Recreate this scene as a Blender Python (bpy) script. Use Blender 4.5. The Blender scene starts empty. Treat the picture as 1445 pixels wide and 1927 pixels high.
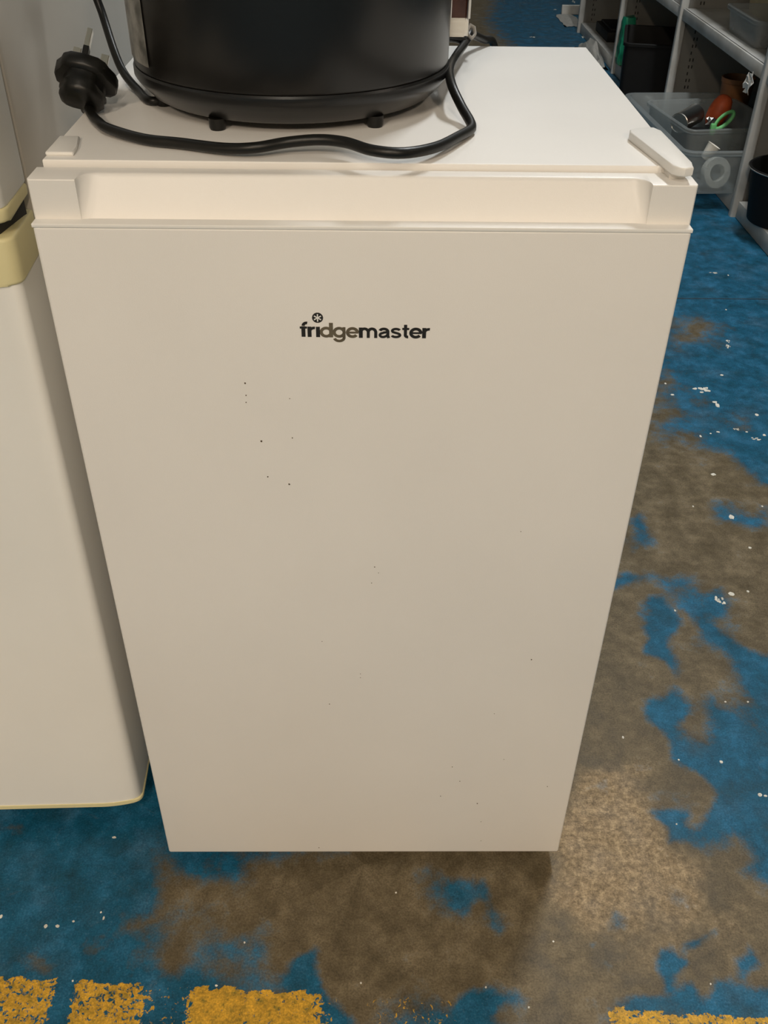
import bpy, bmesh, math, random
import numpy as np
from mathutils import Vector, Matrix, noise

SC = bpy.context.scene
COL = SC.collection
random.seed(7)
PI = math.pi

# ------------------------------------------------------------------ camera
cam = bpy.data.cameras.new('camera'); cam_ob = bpy.data.objects.new('camera', cam); COL.objects.link(cam_ob)
cam_ob.location = (0.00508, -0.66807, 1.06336)
cam_ob.rotation_euler = (0.91706, -0.012487, -0.009436)
cam.sensor_fit = 'VERTICAL'; cam.sensor_height = 36.0
cam.lens = 1780.54 / 1927 * 36.0
cam.clip_start = 0.02; cam.clip_end = 60
SC.camera = cam_ob

# ------------------------------------------------------------------ world, exposure
w = bpy.data.worlds.new('world'); SC.world = w; w.use_nodes = True
w.node_tree.nodes['Background'].inputs[0].default_value = (0.75, 0.80, 0.85, 1)
w.node_tree.nodes['Background'].inputs[1].default_value = 0.3
SC.view_settings.view_transform = 'Standard'; SC.view_settings.look = 'None'
SC.view_settings.gamma = 1.0; SC.view_settings.use_curve_mapping = False
SC.view_settings.exposure = 0.0
SC.cycles.use_denoising = True
SC.cycles.max_bounces = 8; SC.cycles.transparent_max_bounces = 12
SC.cycles.caustics_reflective = False; SC.cycles.caustics_refractive = False

# ceiling strip lamps of the hall with added warm fills: (x, y, power W, colour)
LAMPS = [
    (0.95, 1.75, 60, (0.98, 1.0, 0.99)),
    (-0.20, -2.40, 31, (1.0, 0.88, 0.72)),
    (-1.30, -4.30, 132, (1.0, 0.80, 0.60)),  # warm fill added behind the camera to brighten the fridge fronts
    (1.10, -4.30, 97, (1.0, 0.80, 0.60)),  # second added fill, weaker, for the same fronts
    (2.80, -0.40, 4, (1.0, 0.76, 0.58)),  # added lamp, warms the surfaces that face right
    (0.95, 5.80, 14, (0.98, 1.0, 0.98)),
]
CEIL = 3.4

# ------------------------------------------------------------------ helpers
def nodes_of(name):
    m = bpy.data.materials.new(name); m.use_nodes = True
    nt = m.node_tree; b = nt.nodes['Principled BSDF']
    return m, nt, b

def N(nt, typ, **kw):
    n = nt.nodes.new(typ)
    for k, v in kw.items(): setattr(n, k, v)
    return n

def mat(name, col, rough=0.5, metal=0.0, var=0.06, vscale=30.0, bump=0.0, bscale=600.0, spec=0.5, coat=0.0, dirt=None):
    """procedural paint / plastic / metal: slight noise variation of colour plus fine relief"""
    m, nt, b = nodes_of(name)
    b.inputs['Roughness'].default_value = rough; b.inputs['Metallic'].default_value = metal
    b.inputs['Specular IOR Level'].default_value = spec; b.inputs['Coat Weight'].default_value = coat
    tc = N(nt, 'ShaderNodeTexCoord')
    nz = N(nt, 'ShaderNodeTexNoise'); nz.inputs['Scale'].default_value = vscale; nz.inputs['Detail'].default_value = 4
    nt.links.new(tc.outputs['Object'], nz.inputs['Vector'])
    rmp = N(nt, 'ShaderNodeValToRGB')
    d = dirt or tuple(c * (1 - 2 * var) for c in col)
    rmp.color_ramp.elements[0].position = 0.30; rmp.color_ramp.elements[0].color = (*d, 1)
    rmp.color_ramp.elements[1].position = 0.62; rmp.color_ramp.elements[1].color = (*col, 1)
    nt.links.new(nz.outputs['Fac'], rmp.inputs['Fac']); nt.links.new(rmp.outputs['Color'], b.inputs['Base Color'])
    if bump:
        n2 = N(nt, 'ShaderNodeTexNoise'); n2.inputs['Scale'].default_value = bscale; n2.inputs['Detail'].default_value = 2
        nt.links.new(tc.outputs['Object'], n2.inputs['Vector'])
        bp = N(nt, 'ShaderNodeBump'); bp.inputs['Strength'].default_value = bump; bp.inputs['Distance'].default_value = 0.0006
        nt.links.new(n2.outputs['Fac'], bp.inputs['Height']); nt.links.new(bp.outputs['Normal'], b.inputs['Normal'])
    return m

def mat_frost(name, col, clear=0.4, rough=0.35):
    """milky translucent plastic"""
    m, nt, b = nodes_of(name)
    b.inputs['Base Color'].default_value = (*col, 1); b.inputs['Roughness'].default_value = rough
    tr = N(nt, 'ShaderNodeBsdfTransparent'); tr.inputs[0].default_value = (0.93, 0.96, 0.97, 1)
    tl = N(nt, 'ShaderNodeBsdfTranslucent'); tl.inputs[0].default_value = (*col, 1)
    m1 = N(nt, 'ShaderNodeMixShader'); m1.inputs[0].default_value = 0.35
    m2 = N(nt, 'ShaderNodeMixShader')
    nz = N(nt, 'ShaderNodeTexNoise'); nz.inputs['Scale'].default_value = 14
    mr = N(nt, 'ShaderNodeMapRange'); mr.inputs[3].default_value = clear - 0.08; mr.inputs[4].default_value = clear + 0.08
    tc = N(nt, 'ShaderNodeTexCoord'); nt.links.new(tc.outputs['Object'], nz.inputs['Vector'])
    nt.links.new(nz.outputs['Fac'], mr.inputs[0]); nt.links.new(mr.outputs[0], m2.inputs[0])
    nt.links.new(b.outputs[0], m1.inputs[1]); nt.links.new(tl.outputs[0], m1.inputs[2])
    nt.links.new(m1.outputs[0], m2.inputs[1]); nt.links.new(tr.outputs[0], m2.inputs[2])
    nt.links.new(m2.outputs[0], nt.nodes['Material Output'].inputs['Surface'])
    return m

def tag(o, label=None, cat=None, group=None, kind=None):
    if label: o['label'] = label
    if cat: o['category'] = cat
    if group: o['group'] = group
    if kind: o['kind'] = kind
    return o

def empty(name, loc=(0, 0, 0), label=None, cat=None, group=None, kind=None, rz=0.0):
    o = bpy.data.objects.new(name, None); COL.objects.link(o); o.location = loc; o.rotation_euler = (0, 0, rz)
    o.empty_display_size = 0.05
    return tag(o, label, cat, group, kind)

def world_mat(o):
    M = Matrix.Identity(4)
    while o:
        M = o.matrix_basis @ M; o = o.parent
    return M

def obj(name, bm, m, parent=None, smooth=None, local=False, label=None, kind=None):
    """link bm as ONE mesh object; bm is in world coordinates unless local"""
    if parent is not None and not local:
        bmesh.ops.transform(bm, matrix=world_mat(parent).inverted(), verts=bm.verts)
    bmesh.ops.recalc_face_normals(bm, faces=bm.faces)
    me = bpy.data.meshes.new(name); bm.to_mesh(me); bm.free()
    if smooth is not None:
        me.polygons.foreach_set('use_smooth', [True] * len(me.polygons))
        me.set_sharp_from_angle(angle=math.radians(smooth))
    ms = m if isinstance(m, (list, tuple)) else [m]
    for q in ms: me.materials.append(q)
    o = bpy.data.objects.new(name, me); COL.objects.link(o)
    if parent is not None: o.parent = parent
    return tag(o, label, None, None, kind)

def bm_new(): return bmesh.new()

def add_box(bm, x0, x1, y0, y1, z0, z1, bev=0.0, seg=2, M=None):
    t = bmesh.new()
    v = [t.verts.new((x, y, z)) for x in (x0, x1) for y in (y0, y1) for z in (z0, z1)]
    for f in ((0, 1, 3, 2), (4, 6, 7, 5), (0, 4, 5, 1), (2, 3, 7, 6), (0, 2, 6, 4), (1, 5, 7, 3)): t.faces.new([v[i] for i in f])
    if bev: bmesh.ops.bevel(t, geom=t.edges[:] , offset=bev, segments=seg, profile=0.5, affect='EDGES')
    merge(bm, t, M); return bm

def merge(bm, t, M=None):
    if M is not None: bmesh.ops.transform(t, matrix=M, verts=t.verts)
    mp = {}
    for v in t.verts: mp[v] = bm.verts.new(v.co)
    for f in t.faces:
        try:
            g = bm.faces.new([mp[v] for v in f.verts]); g.material_index = f.material_index
        except ValueError: pass
    t.free()

def add_lathe(bm, prof, cx, cy, n=48, M=None, a0=0.0, a1=None, close=True):
    """prof: list of (r, z); full turn unless a1 is given"""
    t = bmesh.new(); full = a1 is None
    m = n if full else n + 1
    rings = []
    for r, z in prof:
        if r < 1e-6 and full: rings.append([t.verts.new((cx, cy, z))] * m); continue
        ring = []
        for i in range(m):
            a = 2 * PI * i / n if full else a0 + (a1 - a0) * i / n
            ring.append(t.verts.new((cx + r * math.cos(a), cy + r * math.sin(a), z)))
        rings.append(ring)
    for A, B in zip(rings, rings[1:]):
        for i in range(m if full else n):
            j = (i + 1) % m
            q = [A[i], A[j], B[j], B[i]]; q = [v for k, v in enumerate(q) if v not in q[:k]]
            if len(q) > 2: t.faces.new(q)
    merge(bm, t, M); return bm

def smooth_path(pts, n=8):
    P = [Vector(p) for p in pts]; out = []
    for i in range(len(P) - 1):
        a = P[i - 1] if i else P[0] * 2 - P[1]; b = P[i]; c = P[i + 1]; d = P[i + 2] if i + 2 < len(P) else P[-1] * 2 - P[-2]
        for k in range(n):
            t = k / n
            out.append(0.5 * ((2 * b) + (c - a) * t + (2 * a - 5 * b + 4 * c - d) * t * t + (3 * b - a - 3 * c + d) * t ** 3))
    out.append(P[-1]); return out

def add_tube(bm, pts, r, n=10, closed=False, flat=1.0):
    P = [Vector(p) for p in pts]; L = len(P)
    rr = r if callable(r) else (lambda s: r)
    up = None; rings = []
    for i, p in enumerate(P):
        if closed: t = (P[(i + 1) % L] - P[i - 1]).normalized()
        else: t = (P[min(i + 1, L - 1)] - P[max(i - 1, 0)]).normalized()
        if up is None: up = Vector((0, 0, 1)) if abs(t.z) < .9 else Vector((1, 0, 0))
        s = t.cross(up).normalized(); up = s.cross(t).normalized()
        R = rr(i / max(1, L - 1))
        rings.append([bm.verts.new(p + s * R * math.cos(2 * PI * k / n) + up * R * flat * math.sin(2 * PI * k / n)) for k in range(n)])
    m = L if closed else L - 1
    for i in range(m):
        A, B = rings[i], rings[(i + 1) % L]
        for k in range(n): bm.faces.new((A[k], A[(k + 1) % n], B[(k + 1) % n], B[k]))
    if not closed: bm.faces.new(rings[0][::-1]); bm.faces.new(rings[-1])
    return bm

def add_prism(bm, pts, z0, z1, bev=0.0, seg=2, M=None):
    """polygon in xy extruded z0..z1 with bevelled edges"""
    t = bmesh.new()
    a = [t.verts.new((x, y, z0)) for x, y in pts]; b = [t.verts.new((x, y, z1)) for x, y in pts]
    n = len(pts); t.faces.new(a[::-1]); t.faces.new(b)
    for i in range(n): t.faces.new((a[i], a[(i + 1) % n], b[(i + 1) % n], b[i]))
    if bev: bmesh.ops.bevel(t, geom=[e for e in t.edges if abs(e.verts[0].co.z - e.verts[1].co.z) < 1e-6], offset=bev, segments=seg, profile=0.5, affect='EDGES')
    merge(bm, t, M); return bm

def rounded(x0, x1, y0, y1, r, n=5):
    out = []
    for cx, cy, a in ((x1 - r, y1 - r, 0), (x0 + r, y1 - r, PI / 2), (x0 + r, y0 + r, PI), (x1 - r, y0 + r, 1.5 * PI)):
        for k in range(n + 1):
            t = a + PI / 2 * k / n; out.append((cx + r * math.cos(t), cy + r * math.sin(t)))
    return out

def add_loft(bm, loops, cap0=True, cap1=True):
    """loops: list of equal-length rings of 3D points"""
    R = [[bm.verts.new(p) for p in l] for l in loops]; n = len(R[0])
    for A, B in zip(R, R[1:]):
        for i in range(n): bm.faces.new((A[i], A[(i + 1) % n], B[(i + 1) % n], B[i]))
    if cap0: bm.faces.new(R[0][::-1])
    if cap1: bm.faces.new(R[-1])
    return bm

# ------------------------------------------------------------------ materials
M = {}
M['appliance_white'] = mat('appliance_white', (0.80, 0.785, 0.755), 0.38, var=0.022, vscale=4, bump=0.10, bscale=900)
M['top_white'] = mat('top_white', (0.82, 0.81, 0.785), 0.42, var=0.02, vscale=6, bump=0.10, bscale=800)
M['plastic_white'] = mat('plastic_white', (0.82, 0.81, 0.78), 0.45, var=0.01, bump=0.05)
M['print_black'] = mat('print_black', (0.022, 0.018, 0.014), 0.35, var=0.1, vscale=400)
M['print_brown'] = mat('print_brown', (0.14, 0.115, 0.075), 0.32, var=0.2, vscale=120, dirt=(0.09, 0.072, 0.045))  # paler brown print tone for the letters d, g and first e
M['dirt_dot'] = mat('dirt_dot', (0.10, 0.07, 0.04), 0.8, var=0.2, vscale=300)
M['gasket_dark'] = mat('gasket_dark', (0.02, 0.02, 0.02), 0.7)
M['gasket_grey'] = mat('gasket_grey', (0.42, 0.40, 0.37), 0.7)
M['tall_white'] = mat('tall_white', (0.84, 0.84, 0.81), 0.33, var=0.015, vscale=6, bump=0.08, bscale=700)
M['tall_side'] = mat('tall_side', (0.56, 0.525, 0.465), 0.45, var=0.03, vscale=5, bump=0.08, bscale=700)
M['cream'] = mat('cream', (0.78, 0.71, 0.41), 0.40, var=0.05, vscale=12)
M['charcoal'] = mat('charcoal', (0.009, 0.008, 0.007), 0.30, var=0.10, vscale=8, bump=0.03)
M['black_gloss'] = mat('black_gloss', (0.010, 0.010, 0.010), 0.30, var=0.05)
M['black_rubber'] = mat('black_rubber', (0.007, 0.007, 0.006), 0.38, spec=0.35, var=0.1, vscale=60, bump=0.1)
M['black_matt'] = mat('black_matt', (0.005, 0.005, 0.005), 0.6, spec=0.25, var=0.1, vscale=40)
M['steel'] = mat('steel', (0.62, 0.60, 0.56), 0.30, 1.0, var=0.06, vscale=40)
M['pin'] = mat('pin', (0.80, 0.74, 0.62), 0.28, 1.0, var=0.05, vscale=90)
M['silver_mottled'] = mat('silver_mottled', (0.42, 0.41, 0.38), 0.45, 0.3, var=0.25, vscale=45, dirt=(0.10, 0.10, 0.09))
M['brown_gloss'] = mat('brown_gloss', (0.075, 0.020, 0.008), 0.25, var=0.3, vscale=60)
M['ivory'] = mat('ivory', (0.86, 0.83, 0.75), 0.4, var=0.02)
M['rack_grey'] = mat('rack_grey', (0.215, 0.212, 0.195), 0.5, var=0.08, vscale=9, dirt=(0.22, 0.21, 0.19))
M['rack_light'] = mat('rack_light', (0.52, 0.52, 0.50), 0.45, var=0.06, vscale=10, dirt=(0.38, 0.37, 0.34))
M['frost'] = mat_frost('frost', (0.44, 0.47, 0.47), 0.58)
M['frost_clear'] = mat_frost('frost_clear', (0.45, 0.46, 0.45), 0.6, 0.2)
M['orange'] = mat('orange', (0.62, 0.11, 0.03), 0.55, var=0.15, vscale=40)
M['green_bright'] = mat('green_bright', (0.16, 0.55, 0.20), 0.5, var=0.1, vscale=60)
M['green_bag'] = mat('green_bag', (0.012, 0.26, 0.14), 0.45, var=0.2, vscale=25)
M['amber_pot'] = mat('amber_pot', (0.30, 0.13, 0.045), 0.45, var=0.2, vscale=20)
M['tote_beige'] = mat('tote_beige', (0.55, 0.50, 0.34), 0.5, var=0.05)
M['paper_white'] = mat('paper_white', (0.72, 0.71, 0.67), 0.7, var=0.08, vscale=30)
M['chip_white'] = mat('chip_white', (0.78, 0.77, 0.70), 0.7, var=0.15, vscale=200)
M['foil'] = mat('foil', (0.7, 0.7, 0.68), 0.25, 0.9, var=0.2, vscale=80)
M['wall_paint'] = mat('wall_paint', (0.62, 0.58, 0.52), 0.8, var=0.05, vscale=2, bump=0.2, bscale=60)
M['ceiling_paint'] = mat('ceiling_paint', (0.70, 0.68, 0.64), 0.85, var=0.04, vscale=2, bump=0.2, bscale=60)
M['fitting_white'] = mat('fitting_white', (0.75, 0.75, 0.73), 0.4, var=0.02)
def mat_glow(name, col, s):
    m, nt, b = nodes_of(name)
    b.inputs['Base Color'].default_value = (0.8, 0.8, 0.8, 1)
    b.inputs['Emission Color'].default_value = (*col, 1); b.inputs['Emission Strength'].default_value = s
    return m
M['tube_glow'] = mat_glow('tube_glow', (1.0, 0.95, 0.88), 6.0)

# ------------------------------------------------------------------ hall: floor with worn blue paint
# patches measured on the floor in metres: (paint left 0..1, edge softness, outline); painted in order over whole paint
PAINT = [
(0.12,0.035,[(0.514,1.025),(0.665,1.255),(0.705,1.281),(0.702,1.159),(0.672,1.026),(0.7,0.965),(0.772,0.946),(0.783,0.833),(1.052,0.836),(0.574,-0.228),(0.01,-0.226),(-0.119,-0.165),(-0.191,-0.145),(-0.269,-0.134),(-0.275,-0.122),(-0.247,-0.115),(-0.256,-0.091),(-0.285,-0.085),(-0.268,-0.053),(-0.248,0.008),(-0.191,0.019),(0.222,0.098)]),
(0.3,0.05,[(0.745,1.562),(0.816,1.569),(0.915,1.534),(0.887,1.417),(0.816,1.375),(0.703,1.333)]),
(0.3,0.03,[(0.764,1.049),(0.797,1.081),(0.827,1.049),(0.803,1.011),(0.764,1.011)]),
(0.55,0.06,[(0.665,1.206),(0.801,1.257),(0.801,1.115),(0.722,0.965),(0.601,0.964)]),
(0.9,0.03,[(0.744,0.946),(0.834,0.987),(0.783,0.833),(0.753,0.87)]),
(0.75,0.012,[(0.484,0.689),(0.503,0.716),(0.51,0.689),(0.513,0.665),(0.495,0.632),(0.476,0.617),(0.465,0.638),(0.484,0.658)]),
(0.6,0.02,[(0.654,0.746),(0.69,0.755),(0.699,0.714),(0.749,0.73),(0.728,0.667),(0.652,0.69)]),
(0.75,0.012,[(0.416,0.535),(0.436,0.546),(0.47,0.543),(0.464,0.527),(0.44,0.521),(0.411,0.511)]),
(0.95,0.02,[(0.544,0.473),(0.586,0.511),(0.587,0.463),(0.563,0.424),(0.588,0.41),(0.601,0.367),(0.643,0.338),(0.595,0.2),(0.557,0.256),(0.569,0.309),(0.553,0.373),(0.528,0.386)]),
(0.55,0.02,[(0.479,0.556),(0.554,0.542),(0.577,0.495),(0.54,0.457),(0.511,0.482)]),
(0.95,0.01,[(0.47,0.488),(0.494,0.485),(0.496,0.438),(0.482,0.396),(0.48,0.35),(0.468,0.328),(0.439,0.356),(0.458,0.396),(0.445,0.43)]),
(0.85,0.012,[(0.426,0.273),(0.458,0.297),(0.467,0.27),(0.463,0.239),(0.445,0.222),(0.455,0.2),(0.442,0.184),(0.43,0.189),(0.417,0.239)]),
(0.85,0.018,[(0.489,0.247),(0.519,0.259),(0.531,0.244),(0.561,0.233),(0.595,0.2),(0.574,0.141),(0.439,0.141),(0.435,0.173),(0.486,0.203)]),
(0.85,0.012,[(0.437,0.15),(0.577,0.15),(0.514,-0.033),(0.479,0.001),(0.476,0.022),(0.47,0.046),(0.431,0.019),(0.427,0.028),(0.453,0.082),(0.464,0.102),(0.449,0.138)]),
(0.12,0.01,[(0.44,0.139),(0.45,0.141),(0.463,0.102),(0.451,0.081),(0.435,0.057),(0.422,0.065),(0.423,0.098)]),
(0.45,0.015,[(0.397,0.108),(0.422,0.111),(0.421,0.088),(0.401,0.09)]),
(0.9,0.007,[(0.385,0.073),(0.417,0.073),(0.417,0.054),(0.432,0.041),(0.425,0.03),(0.392,0.022),(0.395,0.043)]),
(0.5,0.006,[(0.306,0.111),(0.318,0.115),(0.315,0.105)]),
(0.6,0.006,[(0.291,-0.062),(0.305,-0.078),(0.3,-0.092),(0.289,-0.092)]),
(0.85,0.007,[(0.347,-0.105),(0.361,-0.101),(0.381,-0.131),(0.357,-0.141),(0.338,-0.158),(0.333,-0.156)]),
(0.8,0.006,[(0.383,-0.098),(0.408,-0.094),(0.399,-0.11),(0.386,-0.11)]),
(0.9,0.008,[(0.296,-0.162),(0.311,-0.16),(0.337,-0.168),(0.368,-0.16),(0.361,-0.18),(0.294,-0.18)]),
(0.85,0.009,[(0.398,-0.158),(0.432,-0.148),(0.472,-0.155),(0.452,-0.212),(0.389,-0.201)]),
(0.7,0.006,[(0.424,-0.125),(0.443,-0.107),(0.453,-0.121),(0.442,-0.125),(0.427,-0.137)]),
(0.4,0.007,[(0.362,-0.034),(0.375,-0.034),(0.375,-0.053),(0.365,-0.048)]),
(0.6,0.005,[(0.266,-0.135),(0.282,-0.12),(0.276,-0.135)]),
(0.65,0.004,[(0.261,-0.109),(0.266,-0.108),(0.266,-0.115)]),
(0.85,0.01,[(0.437,-0.161),(0.474,-0.149),(0.452,-0.212),(0.427,-0.19)]),
(0.75,0.01,[(0.292,-0.181),(0.462,-0.184),(0.446,-0.228),(0.282,-0.227)]),
(0.72,0.012,[(0.087,-0.018),(0.108,-0.021),(0.123,-0.049),(0.123,-0.068),(0.113,-0.077),(0.091,-0.065)]),
(0.85,0.008,[(0.129,-0.028),(0.141,-0.026),(0.153,-0.044),(0.157,-0.066),(0.15,-0.078),(0.145,-0.056),(0.13,-0.049)]),
(0.98,0.008,[(0.105,-0.156),(0.121,-0.148),(0.15,-0.158),(0.167,-0.173),(0.15,-0.185),(0.145,-0.227),(0.088,-0.226),(0.093,-0.174)]),
(0.6,0.012,[(0.036,-0.171),(0.069,-0.161),(0.098,-0.171),(0.095,-0.21),(0.044,-0.21)]),
(0.97,0.008,[(-0.085,-0.147),(-0.076,-0.123),(-0.054,-0.118),(-0.048,-0.159),(-0.048,-0.177),(-0.083,-0.176)]),
(0.5,0.03,[(-0.193,-0.071),(-0.128,-0.083),(-0.118,-0.116),(-0.145,-0.141),(-0.187,-0.111)]),
(0.65,0.015,[(-0.23,0.013),(-0.123,0.013),(-0.147,-0.01),(-0.152,-0.026),(-0.219,-0.011)]),
(0.3,0.015,[(-0.402,-0.115),(-0.38,-0.104),(-0.349,-0.117),(-0.349,-0.136),(-0.386,-0.14)]),
(0.5,0.02,[(-0.349,-0.085),(-0.298,-0.073),(-0.284,-0.1),(-0.296,-0.12),(-0.345,-0.1)]),
(0.3,0.02,[(-0.487,0.075),(-0.442,0.067),(-0.441,0.048),(-0.479,0.048)]),
(0.5,0.02,[(-0.303,0.045),(-0.265,0.053),(-0.249,0.013),(-0.282,0.022)]),
(0.95,0.012,[(-0.237,-0.141),(-0.193,-0.138),(-0.181,-0.159),(-0.177,-0.225),(-0.23,-0.225)]),
(0.95,0.008,[(-0.34,-0.141),(-0.324,-0.141),(-0.304,-0.225),(-0.315,-0.225)]),
(0.8,0.012,[(-0.045,-0.174),(-0.025,-0.177),(-0.018,-0.226),(-0.046,-0.226)]),
(0.08,0.12,[(0.346,6.131),(0.843,6.166),(0.711,5.376),(0.745,4.872),(0.79,4.557),(0.275,4.53)]),
(0.6,0.08,[(1.124,4.761),(1.21,4.234),(1.133,3.648),(1.066,4.02)])]
SAND = [(0.035,[(0.291,0.15),(0.373,0.141),(0.392,0.098),(0.383,0.019),(0.425,-0.011),(0.382,-0.073),(0.319,-0.099),(0.271,-0.093),(0.228,-0.046),(0.231,0.019)]),(0.05,[(0.253,-0.053),(0.499,-0.018),(0.456,-0.149),(0.248,-0.154)])]
SPECKS = [(0.7479,1.1763,0.0216,0.0166),(0.9591,1.8204,0.015,0.0055),(0.8783,1.4115,0.0072,0.0084),(0.8678,1.381,0.0078,0.0124),(0.6759,1.1521,0.0048,0.0035),(0.6727,1.2016,0.0024,0.0036),(0.8128,1.2424,0.0043,0.0037),(0.9967,1.8066,0.0022,0.0036),(0.9253,1.5869,0.0021,0.0032),(0.6791,0.8452,0.0053,0.0045),(0.8377,1.0688,0.0046,0.0054),(0.8048,0.9743,0.0133,0.0061),(0.6921,0.9833,0.0022,0.0041),(0.7337,1.0,0.0039,0.0031),(0.7162,0.9937,0.0022,0.0021),(0.7943,1.0006,0.0028,0.0021),(0.8273,0.9887,0.0034,0.0041),(0.6736,0.7089,0.005,0.0072),(0.6798,0.6196,0.0029,0.003),(0.5861,0.4812,0.0089,0.0129),(0.6099,0.4982,0.0054,0.0053),(0.6397,0.5049,0.0027,0.0026),(0.505,0.4579,0.0017,0.0025),(0.6112,0.741,0.0015,0.0025),(0.7418,0.7419,0.002,0.0025),(0.5632,0.2632,0.0016,0.0015),(0.5301,0.2632,0.0016,0.0015),(0.492,0.155,0.0022,0.0027),(0.4339,0.1586,0.0015,0.0014),(0.3646,0.1973,0.0015,0.0028),(0.535,0.0995,0.0025,0.0017),(0.5284,0.1012,0.0032,0.0034),(0.4048,0.0564,0.001,0.0012),(0.7619,1.1211,0.0059,0.0045),(0.7638,1.1076,0.0047,0.0101),(0.775,1.0108,0.0068,0.0062),(-0.4277,-0.0682,0.0019,0.0026),(-0.3067,-0.0705,0.0009,0.0026),(-0.3115,-0.0632,0.0006,0.001),(-0.3413,-0.0744,0.0016,0.0013),(-0.3244,-0.1443,0.0012,0.0009),(-0.1637,-0.1501,0.0018,0.0012),(-0.1377,-0.1007,0.0006,0.0006),(-0.0026,-0.1477,0.0009,0.0006),(0.137,-0.1529,0.0009,0.0009),(0.2206,-0.1004,0.0006,0.0006),(0.3903,-0.1502,0.0009,0.0009),(0.0388,-0.0388,0.0006,0.0007),(0.1823,-0.1751,0.0012,0.0011),(-0.3721,-0.0802,0.0025,0.0026),(-0.3584,-0.0802,0.0025,0.002),(-0.3176,0.0377,0.0027,0.0015),(1.2818,6.044,0.012,0.0567),(1.1207,5.7631,0.0131,0.0175),(0.8775,4.9471,0.029,0.0138),(1.1512,4.9624,0.0117,0.0277),(1.1951,4.9649,0.0088,0.0208),(1.1746,4.5162,0.0054,0.024),(1.1788,4.4692,0.0054,0.0237),(1.185,4.4462,0.004,0.0176)]
# yellow guide line along the aisle: (x, share of paint left)
YELLOW = [(-0.60, .55), (-0.415, .60), (-0.345, .62), (-0.338, .12), (-0.325, .12), (-0.318, .62), (-0.245, .60), (-0.235, .33), (-0.195, .33), (-0.185, .80), (-0.13, .72), (-0.065, .70),
          (-0.05, .60), (-0.035, .28), (0.0, .18), (0.02, .36), (0.09, .34), (0.12, .20), (0.17, .14), (0.26, .14), (0.275, .68), (0.35, .60), (0.6, .64)]

def sdist(px, py, poly):
    """signed distance (negative inside) of many points to one polygon"""
    P = np.array(poly); Q = np.roll(P, -1, 0)
    d2 = np.full(px.shape, 1e9); ins = np.zeros(px.shape, bool)
    for (ax, ay), (bx, by) in zip(P, Q):
        ex, ey = bx - ax, by - ay; L = ex * ex + ey * ey + 1e-12
        t = np.clip(((px - ax) * ex + (py - ay) * ey) / L, 0, 1)
        d2 = np.minimum(d2, (px - ax - t * ex) ** 2 + (py - ay - t * ey) ** 2)
        c = ((ay > py) != (by > py))
        with np.errstate(divide='ignore', invalid='ignore'):
            ins ^= c & (px < (bx - ax) * (py - ay) / (by - ay if by != ay else 1e-12) + ax)
    d = np.sqrt(d2); return np.where(ins, -d, d)

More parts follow.
